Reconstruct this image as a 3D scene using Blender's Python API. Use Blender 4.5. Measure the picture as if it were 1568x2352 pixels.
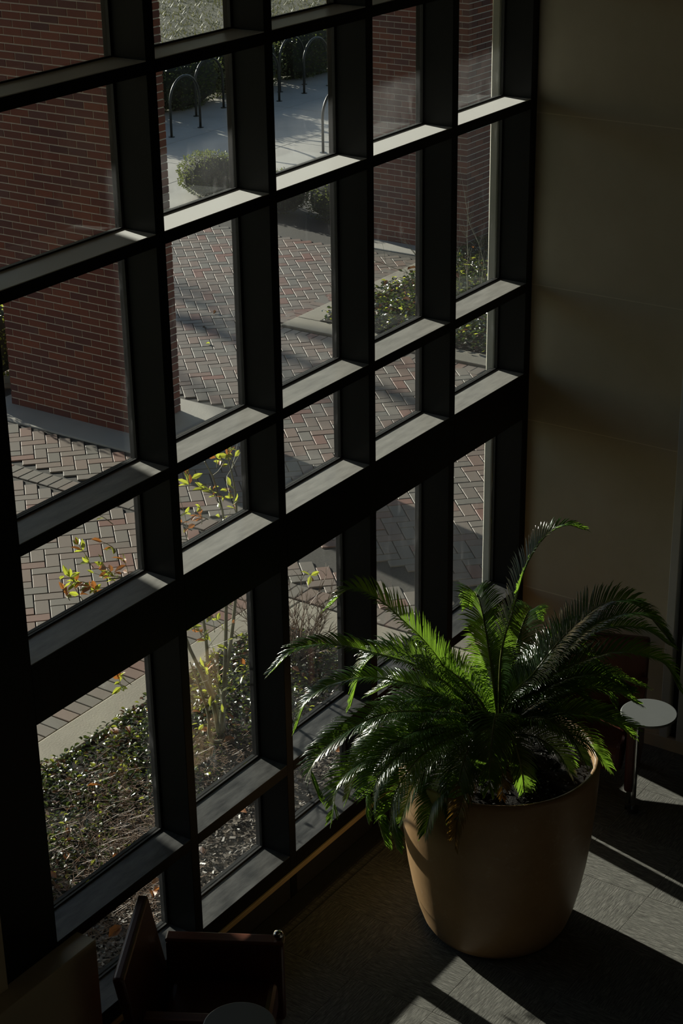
import bpy, math, random
import numpy as np
from mathutils import Vector, Matrix, noise
random.seed(7)
for o in list(bpy.data.objects): bpy.data.objects.remove(o)
scn = bpy.context.scene
col = scn.collection

# ---------------------------------------------------------------- camera
CAM = np.array([-6.0485, -5.0765, 6.1825]); YAW, PITCH, ROLL, FPX = math.radians(55.5045), math.radians(-24.0228), math.radians(-0.9162), 4192.93
def cam_basis():
    cy, sy, cp, sp = math.cos(YAW), math.sin(YAW), math.cos(PITCH), math.sin(PITCH)
    f = np.array([sy*cp, cy*cp, sp]); r = np.array([cy, -sy, 0.]); u = np.cross(r, f)
    cr, sr = math.cos(ROLL), math.sin(ROLL)
    return np.array([r*cr+u*sr, -r*sr+u*cr, f])
CB = cam_basis()
cd = bpy.data.cameras.new('camera'); cam = bpy.data.objects.new('camera', cd); col.objects.link(cam)
cd.lens = FPX/2352*36; cd.sensor_width = 36; cd.sensor_fit = 'AUTO'; cd.clip_end = 300
mw = Matrix.Identity(4)
for i in range(3):
    mw[i][0] = CB[0][i]; mw[i][1] = CB[1][i]; mw[i][2] = -CB[2][i]; mw[i][3] = CAM[i]
cam.matrix_world = mw
scn.camera = cam

# ---------------------------------------------------------------- sky, sun, exposure
SUN_T, SUN_S = 0.238, 0.286            # direction to the sun is (SUN_T, 1, SUN_S): low winter sun
sdir = Vector((SUN_T, 1, SUN_S)).normalized()
w = bpy.data.worlds.new('sky'); scn.world = w; w.use_nodes = True
nt = w.node_tree; nt.nodes.clear()
sky = nt.nodes.new('ShaderNodeTexSky'); sky.sky_type = 'NISHITA'; sky.sun_disc = False
sky.sun_elevation = math.asin(sdir.z); sky.sun_rotation = math.atan2(sdir.x, sdir.y)
sky.air_density = 1.0; sky.dust_density = 0.6; sky.ozone_density = 1.5
bg = nt.nodes.new('ShaderNodeBackground'); bg.inputs[1].default_value = 0.105
out = nt.nodes.new('ShaderNodeOutputWorld')
nt.links.new(sky.outputs[0], bg.inputs[0]); nt.links.new(bg.outputs[0], out.inputs[0])
sl = bpy.data.lights.new('sun', 'SUN'); sl.energy = 7.3; sl.angle = math.radians(0.53); sl.color = (1, .93, .82)
so = bpy.data.objects.new('sun', sl); col.objects.link(so)
so.rotation_euler = (-sdir).to_track_quat('-Z', 'Y').to_euler(); so.location = (6, 30, 12)
vs = scn.view_settings; vs.view_transform = 'Standard'; vs.look = 'None'; vs.gamma = 1; vs.use_curve_mapping = False
vs.exposure = 0.45
scn.cycles.max_bounces = 8; scn.cycles.transparent_max_bounces = 16
scn.cycles.sample_clamp_indirect = 4.0
scn.cycles.caustics_reflective = False; scn.cycles.caustics_refractive = False

# ---------------------------------------------------------------- measures (metres, floor at z = 0, inner face of the curtain wall at y = 0)
ZE, ZD2, ZD, ZC2, ZC, ZB2, ZB, ZA2, ZA, ZT2, ZT = .299, .828, .891, 2.062, 2.364, 2.885, 2.943, 3.99, 4.049, 4.740, 4.799
DEP = .198; MW = .062; XR = [-1.06, 0., .84, 1.68, 2.52]; X5L, XW = 3.345, 3.415
G = .131

def ray(u, v): return CB.T @ np.array([(u-784)/FPX, -(v-1176)/FPX, 1.])
def hit(u, v, n, p0):
    r = ray(u, v); n = np.array(n, float); t = np.dot(n, np.array(p0)-CAM)/np.dot(n, r); return Vector(CAM+t*r)
def ony(u, v, y): return hit(u, v, (0, 1, 0), (0, y, 0))
def onz(u, v, z): return hit(u, v, (0, 0, 1), (0, 0, z))
def pix(P):
    q = CB @ (np.array(P)-CAM); return 784+FPX*q[0]/q[2], 1176-FPX*q[1]/q[2], q[2]
def in_frame(P, m=10):
    x, y, d = pix(P); return d > 0 and -m < x < 1568+m and -m < y < 2352+m

# ---------------------------------------------------------------- materials
class NT:
    def __init__(s, name):
        s.m = bpy.data.materials.new(name); s.m.use_nodes = True; s.t = s.m.node_tree; s.t.nodes.clear()
        s.o = s.n('ShaderNodeOutputMaterial')
    def n(s, typ, **k):
        nd = s.t.nodes.new(typ)
        for a, b in k.items():
            if a.startswith('i_'): nd.inputs[a[2:].replace('_', ' ')].default_value = b
            else: setattr(nd, a, b)
        return nd
    def l(s, a, b): s.t.links.new(a, b)
    def coord(s, kind='Object'): return s.n('ShaderNodeTexCoord').outputs[kind]
    def mapping(s, vec, scale=(1, 1, 1), rot=(0, 0, 0)):
        m = s.n('ShaderNodeMapping'); m.inputs['Scale'].default_value = scale; m.inputs['Rotation'].default_value = rot
        s.l(vec, m.inputs['Vector']); return m.outputs[0]
    def noise(s, vec, scale, detail=4, rough=.6):
        t = s.n('ShaderNodeTexNoise'); t.inputs['Scale'].default_value = scale; t.inputs['Detail'].default_value = detail
        t.inputs['Roughness'].default_value = rough; s.l(vec, t.inputs['Vector']); return t.outputs[0]
    def ramp(s, f, stops):
        r = s.n('ShaderNodeValToRGB'); e = r.color_ramp.elements
        while len(e) < len(stops): e.new(.5)
        for el, (p, c) in zip(e, stops): el.position = p; el.color = (*c, 1) if len(c) == 3 else c
        s.l(f, r.inputs[0]); return r.outputs[0]
    def mixc(s, f, a, b, mode='MIX'):
        m = s.n('ShaderNodeMix', data_type='RGBA', blend_type=mode)
        for sock, v in ((m.inputs[0], f), (m.inputs[6], a), (m.inputs[7], b)):
            if hasattr(v, 'links'): s.l(v, sock)
            else: sock.default_value = v if isinstance(v, float) else (*v, 1)
        return m.outputs[2]
    def bump(s, h, dist=.01, strength=.5):
        b = s.n('ShaderNodeBump'); b.inputs['Distance'].default_value = dist; b.inputs['Strength'].default_value = strength
        s.l(h, b.inputs['Height']); return b.outputs[0]
    def pbr(s, color, rough=.5, normal=None, metal=0., spec=.5, coat=0.):
        b = s.n('ShaderNodeBsdfPrincipled')
        if hasattr(color, 'links'): s.l(color, b.inputs['Base Color'])
        else: b.inputs['Base Color'].default_value = (*color, 1)
        if hasattr(rough, 'links'): s.l(rough, b.inputs['Roughness'])
        else: b.inputs['Roughness'].default_value = rough
        b.inputs['Metallic'].default_value = metal; b.inputs['Specular IOR Level'].default_value = spec
        b.inputs['Coat Weight'].default_value = coat
        if normal is not None: s.l(normal, b.inputs['Normal'])
        return b.outputs[0]
    def done(s, sh): s.l(sh, s.o.inputs[0]); return s.m

def mat_noisy(name, c1, c2, scale=5, rough=.6, bump=.002, bscale=40, spec=.5, detail=5, stretch=(1, 1, 1), obj_random=0., metal=0.):
    m = NT(name); v = m.mapping(m.coord('Object'), stretch)
    n = m.noise(v, scale, detail)
    c = m.ramp(n, [(.3, c1), (.7, c2)])
    if obj_random:
        oi = m.n('ShaderNodeObjectInfo').outputs['Random']
        hs = m.n('ShaderNodeHueSaturation'); mr = m.n('ShaderNodeMapRange')
        mr.inputs[3].default_value = 1-obj_random; mr.inputs[4].default_value = 1+obj_random
        m.l(oi, mr.inputs[0]); m.l(mr.outputs[0], hs.inputs['Value']); m.l(c, hs.inputs['Color']); c = hs.outputs[0]
    nb = m.noise(m.coord('Object'), bscale, 4)
    return m.done(m.pbr(c, rough, m.bump(nb, bump, .6) if bump else None, metal, spec))

M = {}
M['frame'] = mat_noisy('black_anodised_frame', (.004, .0044, .0042), (.007, .0076, .0073), 3, .5, 0, spec=.2)
M['gasket'] = mat_noisy('gasket_rubber', (.006, .006, .006), (.010, .010, .010), 8, .55, 0)
def sill_mat(name, pale_bias, dark=(.020, .021, .022), light=(.50, .49, .46)):
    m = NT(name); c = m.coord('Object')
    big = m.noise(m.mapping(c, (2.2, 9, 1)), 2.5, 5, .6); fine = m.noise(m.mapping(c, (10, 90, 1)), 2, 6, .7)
    f = m.n('ShaderNodeMath', operation='MULTIPLY_ADD'); m.l(big, f.inputs[0]); f.inputs[1].default_value = .75; f.inputs[2].default_value = pale_bias-.42
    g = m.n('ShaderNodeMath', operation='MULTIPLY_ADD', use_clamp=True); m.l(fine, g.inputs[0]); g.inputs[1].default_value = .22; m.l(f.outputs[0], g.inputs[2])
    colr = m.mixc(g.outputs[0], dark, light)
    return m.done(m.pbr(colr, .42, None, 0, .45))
M['sill_high'] = sill_mat('sill_pale', 1.1, light=(.86, .86, .84))  # sill tone steps from pale upper rows to dark lower rows
M['sill_mid'] = sill_mat('sill_mid_grey', .60)
M['sill_low'] = sill_mat('sill_dark_grey', .10, (.018, .019, .020), (.30, .30, .29))
def glass_mat(name, hi, smudge):
    m = NT(name); c = m.coord('Object')
    tr = m.n('ShaderNodeBsdfTransparent'); tr.inputs[0].default_value = (.90, .925, .91, 1)
    gl = m.n('ShaderNodeBsdfGlossy'); gl.inputs['Roughness'].default_value = .02; gl.inputs[0].default_value = (.9, .95, 1, 1)
    lw_ = m.n('ShaderNodeLayerWeight'); lw_.inputs[0].default_value = .5
    pw = m.n('ShaderNodeMath', operation='POWER'); m.l(lw_.outputs['Facing'], pw.inputs[0]); pw.inputs[1].default_value = 5
    fr = m.n('ShaderNodeMath', operation='MULTIPLY_ADD'); m.l(pw.outputs[0], fr.inputs[0]); fr.inputs[1].default_value = .96; fr.inputs[2].default_value = .04
    mx = m.n('ShaderNodeMixShader'); m.l(fr.outputs[0], mx.inputs[0]); m.l(tr.outputs[0], mx.inputs[1]); m.l(gl.outputs[0], mx.inputs[2])
    tl = m.n('ShaderNodeBsdfTranslucent'); tl.inputs[0].default_value = (.85, .88, .9, 1)
    n = m.noise(m.mapping(c, (1.2, 1, .8)), 1.6, 5, .6); n2 = m.noise(m.mapping(c, (6, 6, 2)), 3, 6, .7)
    r = m.n('ShaderNodeMapRange'); r.inputs[1].default_value = .35; r.inputs[2].default_value = .8; r.inputs[3].default_value = .0012; r.inputs[4].default_value = hi; m.l(n, r.inputs[0])
    r2 = m.n('ShaderNodeMapRange'); r2.inputs[1].default_value = .58; r2.inputs[2].default_value = .9; r2.inputs[3].default_value = 0; r2.inputs[4].default_value = smudge; m.l(n2, r2.inputs[0])
    ad = m.n('ShaderNodeMath', operation='ADD'); m.l(r.outputs[0], ad.inputs[0]); m.l(r2.outputs[0], ad.inputs[1])
    m2 = m.n('ShaderNodeMixShader'); m.l(ad.outputs[0], m2.inputs[0]); m.l(mx.outputs[0], m2.inputs[1]); m.l(tl.outputs[0], m2.inputs[2])
    return m.done(m2.outputs[0])
M['glass'] = glass_mat('window_glass', .005, .022)
M['glass_dusty'] = glass_mat('dusty_window_glass', .019, .045)
M['limestone'] = mat_noisy('limestone', (.48, .425, .31), (.56, .50, .375), 2.2, .75, .0015, 60, detail=8)
M['joint'] = mat_noisy('stone_joint', (.66, .60, .47), (.72, .66, .52), 10, .9, 0)
M['tan_trim'] = mat_noisy('tan_stone_trim', (.42, .32, .17), (.50, .39, .22), 6, .6, .001)
M['pale_trim'] = mat_noisy('pale_painted_trim', (.50, .51, .49), (.56, .57, .55), 4, .5, 0)
M['jamb'] = mat_noisy('pale_stone_jamb', (.50, .50, .44), (.58, .57, .50), 6, .7, .001)
M['plaster'] = mat_noisy('dull_plaster', (.10, .095, .08), (.13, .12, .10), 2, .9, 0)
M['ceiling'] = mat_noisy('ceiling_paint', (.15, .145, .13), (.18, .175, .16), 2, .9, 0)
M['dark_door'] = mat_noisy('dark_panel', (.008, .008, .008), (.012, .012, .012), 3, .4, 0)
M['black_base'] = mat_noisy('black_rubber_base', (.015, .015, .013), (.022, .022, .019), 5, .6, 0)
M['thin_metal'] = mat_noisy('floor_metal_edge', (.12, .12, .11), (.16, .16, .15), 5, .35, 0, metal=.6)

def carpet_mat():
    m = NT('grey_striated_carpet'); c = m.coord('Object')
    s = m.noise(m.mapping(c, (105, 9, 9)), 1.4, 4, .75); f = m.noise(c, 500, 2, .7)
    colr = m.ramp(s, [(.36, (.036, .037, .032)), (.5, (.140, .138, .123)), (.64, (.33, .325, .29))])
    oi = m.n('ShaderNodeObjectInfo').outputs['Random']; hs = m.n('ShaderNodeHueSaturation'); mr = m.n('ShaderNodeMapRange')
    mr.inputs[3].default_value = .88; mr.inputs[4].default_value = 1.1; m.l(oi, mr.inputs[0]); m.l(mr.outputs[0], hs.inputs['Value']); m.l(colr, hs.inputs['Color'])
    colr = m.mixc(.35, hs.outputs[0], m.ramp(f, [(.35, (.025, .025, .022)), (.65, (.34, .335, .31))]))
    ad = m.n('ShaderNodeMath', operation='ADD'); m.l(s, ad.inputs[0]); m.l(f, ad.inputs[1])
    return m.done(m.pbr(colr, .95, m.bump(ad.outputs[0], .004, .8), 0, .1))
M['carpet'] = carpet_mat()

def pot_mat():
    m = NT('tan_ceramic_planter'); c = m.coord('Object')
    n = m.noise(c, 3.2, 8, .65); n2 = m.noise(c, 16, 6, .7)
    a = m.ramp(n, [(.3, (.25, .148, .068)), (.7, (.34, .215, .108))])
    b = m.mixc(m.ramp(n2, [(.58, (0, 0, 0)), (.75, (.6, .6, .6))]), a, (.40, .31, .21))
    return m.done(m.pbr(b, .42, m.bump(n2, .003, .3), 0, .45))
M['pot'] = pot_mat()
M['soil'] = mat_noisy('dark_potting_soil', (.004, .003, .0022), (.014, .011, .008), 40, .9, .008, 60, spec=.2)
M['soil_chip'] = mat_noisy('soil_chip', (.005, .004, .003), (.022, .016, .011), 20, .6, 0, spec=.35)

def leaf_mat(name, c1, c2, trans, tf=.35, rough=.3, scale=6, spec=.5):
    m = NT(name); c = m.coord('Object'); n = m.noise(c, scale, 4)
    b = m.pbr(m.ramp(n, [(.3, c1), (.7, c2)]), rough, None, 0, spec)
    t = m.n('ShaderNodeBsdfTranslucent'); t.inputs[0].default_value = (*trans, 1)
    mx = m.n('ShaderNodeMixShader'); mx.inputs[0].default_value = tf; m.l(b, mx.inputs[1]); m.l(t.outputs[0], mx.inputs[2])
    return m.done(mx.outputs[0])
M['frond'] = leaf_mat('glossy_cycad_green', (.010, .030, .010), (.026, .062, .014), (.28, .50, .045), .36, .24, spec=.9)
M['rachis'] = mat_noisy('cycad_rachis', (.10, .13, .03), (.20, .20, .06), 8, .35, 0)
M['dead_frond'] = leaf_mat('dead_brown_frond', (.15, .085, .018), (.28, .16, .04), (.36, .20, .03), .3, .4)
M['caudex'] = mat_noisy('cycad_caudex', (.035, .022, .013), (.10, .07, .04), 25, .9, .01, 30)
M['gc_leaf'] = leaf_mat('ground_cover_leaf', (.012, .024, .007), (.04, .06, .018), (.13, .19, .03), .25, .24, spec=.7)
M['gc_leaf2'] = leaf_mat('yellow_green_leaf', (.10, .14, .02), (.20, .23, .04), (.50, .55, .06), .45, .32)
M['orange_leaf'] = leaf_mat('fallen_orange_leaf', (.24, .085, .025), (.36, .15, .05), (.45, .17, .04), .3, .5)
M['brown_leaf'] = leaf_mat('fallen_brown_leaf', (.05, .022, .011), (.12, .055, .026), (.20, .09, .035), .2, .35)
M['needle'] = mat_noisy('pine_needles', (.075, .036, .016), (.17, .09, .04), 9, .5, 0)
M['chip'] = mat_noisy('mulch_chips', (.022, .016, .010), (.17, .135, .10), 35, .45, 0)
M['mulch'] = mat_noisy('mulch_ground', (.005, .0035, .0025), (.022, .016, .011), 30, .9, .02, 45, spec=.2)
M['bark'] = mat_noisy('pale_shrub_bark', (.16, .16, .10), (.32, .31, .22), 12, .6, .002, 50)
M['twig'] = mat_noisy('brown_twigs', (.12, .08, .055), (.26, .19, .14), 12, .6, 0)
M['hedge_leaf'] = leaf_mat('hedge_leaf', (.022, .034, .010), (.06, .08, .025), (.20, .24, .06), .3, .32)
M['hedge_core'] = mat_noisy('hedge_core', (.006, .009, .004), (.014, .018, .008), 12, .9, 0)
def paver_mat(name):
    m = NT(name); c = m.coord('Object'); n = m.noise(c, 2.1, 2, .5); g = m.noise(c, 220, 3, .7); big = m.noise(c, .35, 3)
    vo = m.n('ShaderNodeTexVoronoi'); vo.inputs['Scale'].default_value = 7.5; m.l(c, vo.inputs['Vector'])
    at = m.n('ShaderNodeAttribute', attribute_name='tone')
    base = m.ramp(at.outputs['Fac'], [(0, (.20, .092, .066)), (.35, (.20, .138, .106)), (.6, (.185, .150, .122)), (1, (.165, .150, .125))])
    base = m.mixc(m.ramp(g, [(.4, (0, 0, 0)), (.7, (.45, .45, .45))]), base, (.085, .075, .062))
    base = m.mixc(m.ramp(big, [(.5, (0, 0, 0)), (.75, (.35, .35, .35))]), base, (.15, .165, .125))
    return m.done(m.pbr(base, .62, m.bump(g, .002, .4), 0, .36))
M['paver'] = paver_mat('clay_paver')
M['sand'] = mat_noisy('joint_sand', (.02, .018, .014), (.05, .045, .035), 50, .9, 0)
M['kerb'] = mat_noisy('kerb_concrete', (.22, .20, .155), (.31, .285, .225), 2.2, .8, .003, 70, detail=9)
M['concrete'] = mat_noisy('concrete', (.31, .295, .26), (.40, .38, .335), 1.4, .8, .003, 70, detail=9)
def brick_mat():
    m = NT('red_brick'); c = m.coord('Object'); n = m.noise(c, 60, 4)
    at = m.n('ShaderNodeAttribute', attribute_name='tone')
    base = m.ramp(at.outputs['Fac'], [(0, (.080, .026, .026)), (.5, (.135, .037, .025)), (.85, (.19, .053, .028)), (1, (.11, .041, .036))])
    base = m.mixc(m.ramp(n, [(.45, (0, 0, 0)), (.75, (.4, .4, .4))]), base, (.07, .033, .029))
    return m.done(m.pbr(base, .75, m.bump(n, .003, .5), 0, .35))
M['brick'] = brick_mat()
M['mortar'] = mat_noisy('mortar', (.42, .375, .32), (.50, .45, .39), 20, .9, .002, 90)
M['grass'] = leaf_mat('winter_grass', (.065, .07, .03), (.15, .14, .065), (.19, .19, .07), .3, .5, 3)
M['lawn'] = mat_noisy('lawn_ground', (.038, .038, .02), (.105, .098, .05), 6, .9, .03, 25)
M['rack'] = mat_noisy('dark_rack_paint', (.010, .014, .013), (.016, .020, .019), 6, .38, 0, spec=.4)
M['leather'] = mat_noisy('dark_red_leather', (.050, .011, .007), (.075, .017, .011), 9, .38, .001, 120)
M['wood'] = mat_noisy('dark_red_wood', (.085, .026, .014), (.14, .045, .024), 3, .35, 0, stretch=(1, 12, 12))
M['chrome'] = mat_noisy('chrome', (.55, .55, .55), (.62, .62, .62), 4, .15, 0, metal=1)
M['black_plastic'] = mat_noisy('black_plastic', (.012, .012, .012), (.018, .018, .018), 4, .4, 0)
M['tablet'] = mat_noisy('pale_grey_laminate', (.14, .15, .15), (.16, .17, .17), 3, .38, 0)

# ---------------------------------------------------------------- mesh helpers
def link(o, parent=None):
    col.objects.link(o)
    if parent is not None: o.parent = parent
    return o
def tag(o, label=None, cat=None, group=None, kind=None):
    if label: o['label'] = label
    if cat: o['category'] = cat
    if group: o['group'] = group
    if kind: o['kind'] = kind
    return o
def empty(name, loc=(0, 0, 0), rz=0, parent=None):
    o = bpy.data.objects.new(name, None); o.location = loc; o.rotation_euler = (0, 0, rz); o.empty_display_size = .1
    return link(o, parent)
class MB:
    def __init__(s): s.v = []; s.f = []; s.mi = []; s.t = []
    def face(s, idx, mi=0, tone=0.): s.f.append(idx); s.mi.append(mi); s.t.append(tone)
    def box(s, x0, x1, y0, y1, z0, z1, mi=0, tone=0., rot=None, org=None):
        b = len(s.v); P = [(x0, y0, z0), (x1, y0, z0), (x1, y1, z0), (x0, y1, z0), (x0, y0, z1), (x1, y0, z1), (x1, y1, z1), (x0, y1, z1)]
        s.v += P
        for q in ((0, 3, 2, 1), (4, 5, 6, 7), (0, 1, 5, 4), (1, 2, 6, 5), (2, 3, 7, 6), (3, 0, 4, 7)): s.face(tuple(b+i for i in q), mi, tone)
        return s
    def cbox(s, x0, x1, y0, y1, z0, z1, c, mi=0, tone=0., bottom=True):
        # box whose top edge loop and vertical edges are chamfered by c
        def ring(i, z): return [(x0+i, y0+i, z), (x1-i, y0+i, z), (x1-i, y1-i, z), (x0+i, y1-i, z)]
        b = len(s.v); rings = [ring(0, z0), ring(0, z1-c), ring(c, z1)]
        for r in rings: s.v += r
        for k in range(2):
            for i in range(4):
                j = (i+1) % 4; s.face((b+4*k+i, b+4*k+j, b+4*k+4+j, b+4*k+4+i), mi, tone)
        s.face(tuple(b+8+i for i in range(4)), mi, tone)
        if bottom: s.face(tuple(b+i for i in (3, 2, 1, 0)), mi, tone)
        return s
    def poly(s, pts, mi=0, tone=0.):
        b = len(s.v); s.v += [tuple(p) for p in pts]; s.face(tuple(range(b, b+len(pts))), mi, tone)
    def tube(s, pts, rad, n=8, mi=0, caps=True):
        pts = [Vector(p) for p in pts]; rad = rad if isinstance(rad, (list, tuple)) else [rad]*len(pts)
        b = len(s.v); ref = None
        for i, p in enumerate(pts):
            t = (pts[min(i+1, len(pts)-1)]-pts[max(i-1, 0)]).normalized()
            if ref is None: ref = t.orthogonal().normalized()
            ref = (ref-t*ref.dot(t)).normalized(); q = t.cross(ref)
            for k in range(n):
                a = 2*math.pi*k/n; s.v.append(tuple(p+(ref*math.cos(a)+q*math.sin(a))*rad[i]))
        for i in range(len(pts)-1):
            for k in range(n):
                j = (k+1) % n; s.face((b+i*n+k, b+i*n+j, b+(i+1)*n+j, b+(i+1)*n+k), mi)
        if caps:
            s.face(tuple(b+k for k in range(n))[::-1], mi); s.face(tuple(b+(len(pts)-1)*n+k for k in range(n)), mi)
        return s
    def lathe(s, prof, n=48, c=(0, 0, 0), mi=0):
        b = len(s.v)
        for r, z in prof:
            for k in range(n):
                a = 2*math.pi*k/n; s.v.append((c[0]+r*math.cos(a), c[1]+r*math.sin(a), c[2]+z))
        for i in range(len(prof)-1):
            for k in range(n):
                j = (k+1) % n; s.face((b+i*n+k, b+i*n+j, b+(i+1)*n+j, b+(i+1)*n+k), mi)
        return s
    def leaf(s, p, d, nrm, L, W, mi=0, fold=.15, tone=0.):
        # six-sided folded leaf from p along d
        d = Vector(d).normalized(); nrm = Vector(nrm); sd = d.cross(nrm)
        if sd.length < 1e-4: sd = d.orthogonal()
        sd.normalize(); n2 = sd.cross(d); p = Vector(p); b = len(s.v)
        up = n2*W*fold
        P = [p, p+d*L*.35+sd*W*.5+up, p+d*L*.7+sd*W*.4+up, p+d*L-n2*L*.06, p+d*L*.7-sd*W*.4+up, p+d*L*.35-sd*W*.5+up, p+d*L*.5]
        s.v += [tuple(q) for q in P]
        s.face((b, b+1, b+2, b+6), mi, tone); s.face((b+6, b+2, b+3), mi, tone); s.face((b, b+6, b+4, b+5), mi, tone); s.face((b+6, b+3, b+4), mi, tone)
    def build(s, name, mats, parent=None, smooth=False, origin=None):
        me = bpy.data.meshes.new(name); vv = s.v
        if origin is not None: vv = [(a-origin[0], b-origin[1], c-origin[2]) for a, b, c in s.v]
        me.from_pydata(vv, [], s.f)
        for m in (mats if isinstance(mats, (list, tuple)) else [mats]): me.materials.append(M[m])
        if any(s.mi): me.polygons.foreach_set('material_index', s.mi)
        if any(s.t):
            at = me.attributes.new('tone', 'FLOAT', 'FACE'); at.data.foreach_set('value', s.t)
        if smooth: me.polygons.foreach_set('use_smooth', [True]*len(s.f))
        me.update(); o = bpy.data.objects.new(name, me)
        if origin is not None: o.location = origin
        return link(o, parent)
def bevel(o, wdt=.01, seg=2):
    b = o.modifiers.new('bevel', 'BEVEL'); b.width = wdt; b.segments = seg; b.limit_method = 'ANGLE'; return o

# ================================================================ THE ROOM
# floor with carpet tiles
fl = MB().box(-9.5, 3.8, -9.5, -.02, -.3, -.008).build('floor', 'carpet'); tag(fl, 'dark grey striated carpet tile floor of the lobby', kind='structure')
T = .5
tm = MB().cbox(-T/2+.0004, T/2-.0004, -T/2+.0004, T/2-.0004, -.010, 0, .0012).build('carpet_tile', 'carpet', fl); tile_me = tm.data
first = True
for i in range(-9, 8):
    for j in range(0, 11):
        x, y = (i+.5)*T-.1, -.16-(j+.5)*T
        if x > 3.4: continue
        if not any(in_frame((x+a, y+b, 0), 40) for a in (-.25, .25) for b in (-.25, .25)): continue
        o = tm if first else link(bpy.data.objects.new('carpet_tile', tile_me), fl)
        first = False
        o.location = (x, y, 0); o.rotation_euler = (0, 0, math.pi/2*((i+j) % 2))
# limestone end wall with panels
wr = MB().box(XW+.0006, 3.9, -1.02, .20, 0, 7.6).build('wall_right', 'joint'); tag(wr, 'tan limestone panel wall beside the windows', kind='structure')
zs = [0, .88, 2.04, 2.92, 3.96, 4.80, 5.9, 7.6]
for a, b in zip(zs, zs[1:]):
    bevel(MB().box(XW, XW+.03, -1.018, .0, a+.003, b-.003).build('stone_panel', 'limestone', wr), .0008, 1)
wr2 = MB().box(XW+.05, 3.9, -9.5, -1.02, 0, 7.6).build('wall_door_side', 'dark_door'); tag(wr2, 'dark glazed opening past the limestone panel wall', kind='structure')
for k, (a, b) in enumerate(((-1.075, -1.02), (-1.20, -1.135))):
    o = bevel(MB().box(XW-.012, XW+.10, a, b, .08, 7.6).build('trim_%d' % (k+1), 'pale_trim'), .003, 1)
    tag(o, ['pale grey vertical trim at the edge of the limestone wall', 'outer pale grey vertical trim next to the dark gap'][k], kind='structure')
bb = MB().box(XW-.02, XW+.02, -9.4, -.86, 0, .085).build('baseboard_right', 'limestone'); tag(bb, 'low stone baseboard under the pale trims', kind='structure')
MBL = MB().box(-9.8, -1.955, -.02, .27, 0, 7.6).box(-1.955, -1.415, -.02, .27, .868, 7.6)
o = MBL.build('wall_left', 'limestone'); tag(o, 'pale stone wall at the left of the window wall', kind='structure')
o = MB().box(-9.8, 3.9, -9.8, -9.5, 0, 7.6).build('wall_back', 'plaster'); tag(o, 'plain wall behind the viewer', kind='structure')
o = MB().box(-9.8, -9.5, -9.5, -.02, 0, 7.6).build('wall_far_left', 'plaster'); tag(o, 'plain wall at the far left of the lobby', kind='structure')
o = MB().box(-9.8, 3.9, -9.8, .27, 7.6, 7.9).build('ceiling', 'ceiling'); tag(o, 'plain ceiling high above the lobby', kind='structure')

def fill_light_mat():
    m = NT('warm_fill_lens'); e = m.n('ShaderNodeEmission'); e.inputs[0].default_value = (1, .80, .52, 1); e.inputs[1].default_value = 1.5
    return m.done(e.outputs[0])
M['fill_glow'] = fill_light_mat()
for i, (x, nx) in enumerate(((-6.6, 'far left'), (-3.4, 'second'), (-.2, 'third'))):  # warm fill lights, added out of view to brighten the stone wall and pier
    for j, (y, ny) in enumerate(((-7.6, 'back'), (-4.6, 'front'))):
        t = empty('fill_light', (x, y, 7.6)); tag(t, 'round warm fill light, added and unseen, %s of the %s row, high above the lobby' % (nx, ny), 'fill light', 'added fill lights of the lobby')
        MB().lathe([(.30, 0), (.30, -.04), (.26, -.04), (.26, -.012)], 32).build('housing', 'pale_trim', t)
        MB().lathe([(0, -.02), (.26, -.02)], 32).build('lens', 'fill_glow', t)
# ---------------------------------------------------------------- curtain wall
cw = empty('window_1', (0, .1, 0)); tag(cw, 'black framed grid curtain wall of tall panes with deep sills', kind='structure')
def cwb(mb, name, mat, bev=.002):
    o = mb.build(name, mat, cw); o.location = (0, -.1, 0)
    if bev: bevel(o, bev, 1)
    return o
ztop = 7.6
lefts = [XR[i]-MW for i in range(1, 5)]
for i in range(1, 5):
    cwb(MB().box(XR[i]-MW, XR[i], 0, DEP, 0, ztop).box(XR[i]-MW+.004, XR[i]-.004, DEP, DEP+.040, .1, ztop), 'mullion', 'frame')
cwb(MB().box(X5L, XW+.012, 0, DEP, 0, ztop), 'mullion', 'frame')
cwb(MB().box(-1.415, XR[0], 0.0, DEP, .865, ztop), 'mullion', 'frame')
bays = [(XR[0], XR[1]-MW), (XR[1], XR[2]-MW), (XR[2], XR[3]-MW), (XR[3], XR[4]-MW), (XR[4], X5L)]
ZU2, ZU = 5.86, 5.92
rows = [(ZE, .20), (ZD, ZD2), (ZC, ZC2), (ZB, ZB2), (ZA, ZA2), (ZT, ZT2), (ZU, ZU2), (7.6, 7.5)]
smat = ['sill_low', 'sill_low', 'sill_mid', 'sill_mid', 'sill_high', 'sill_high', 'sill_high', 'sill_mid']
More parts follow.
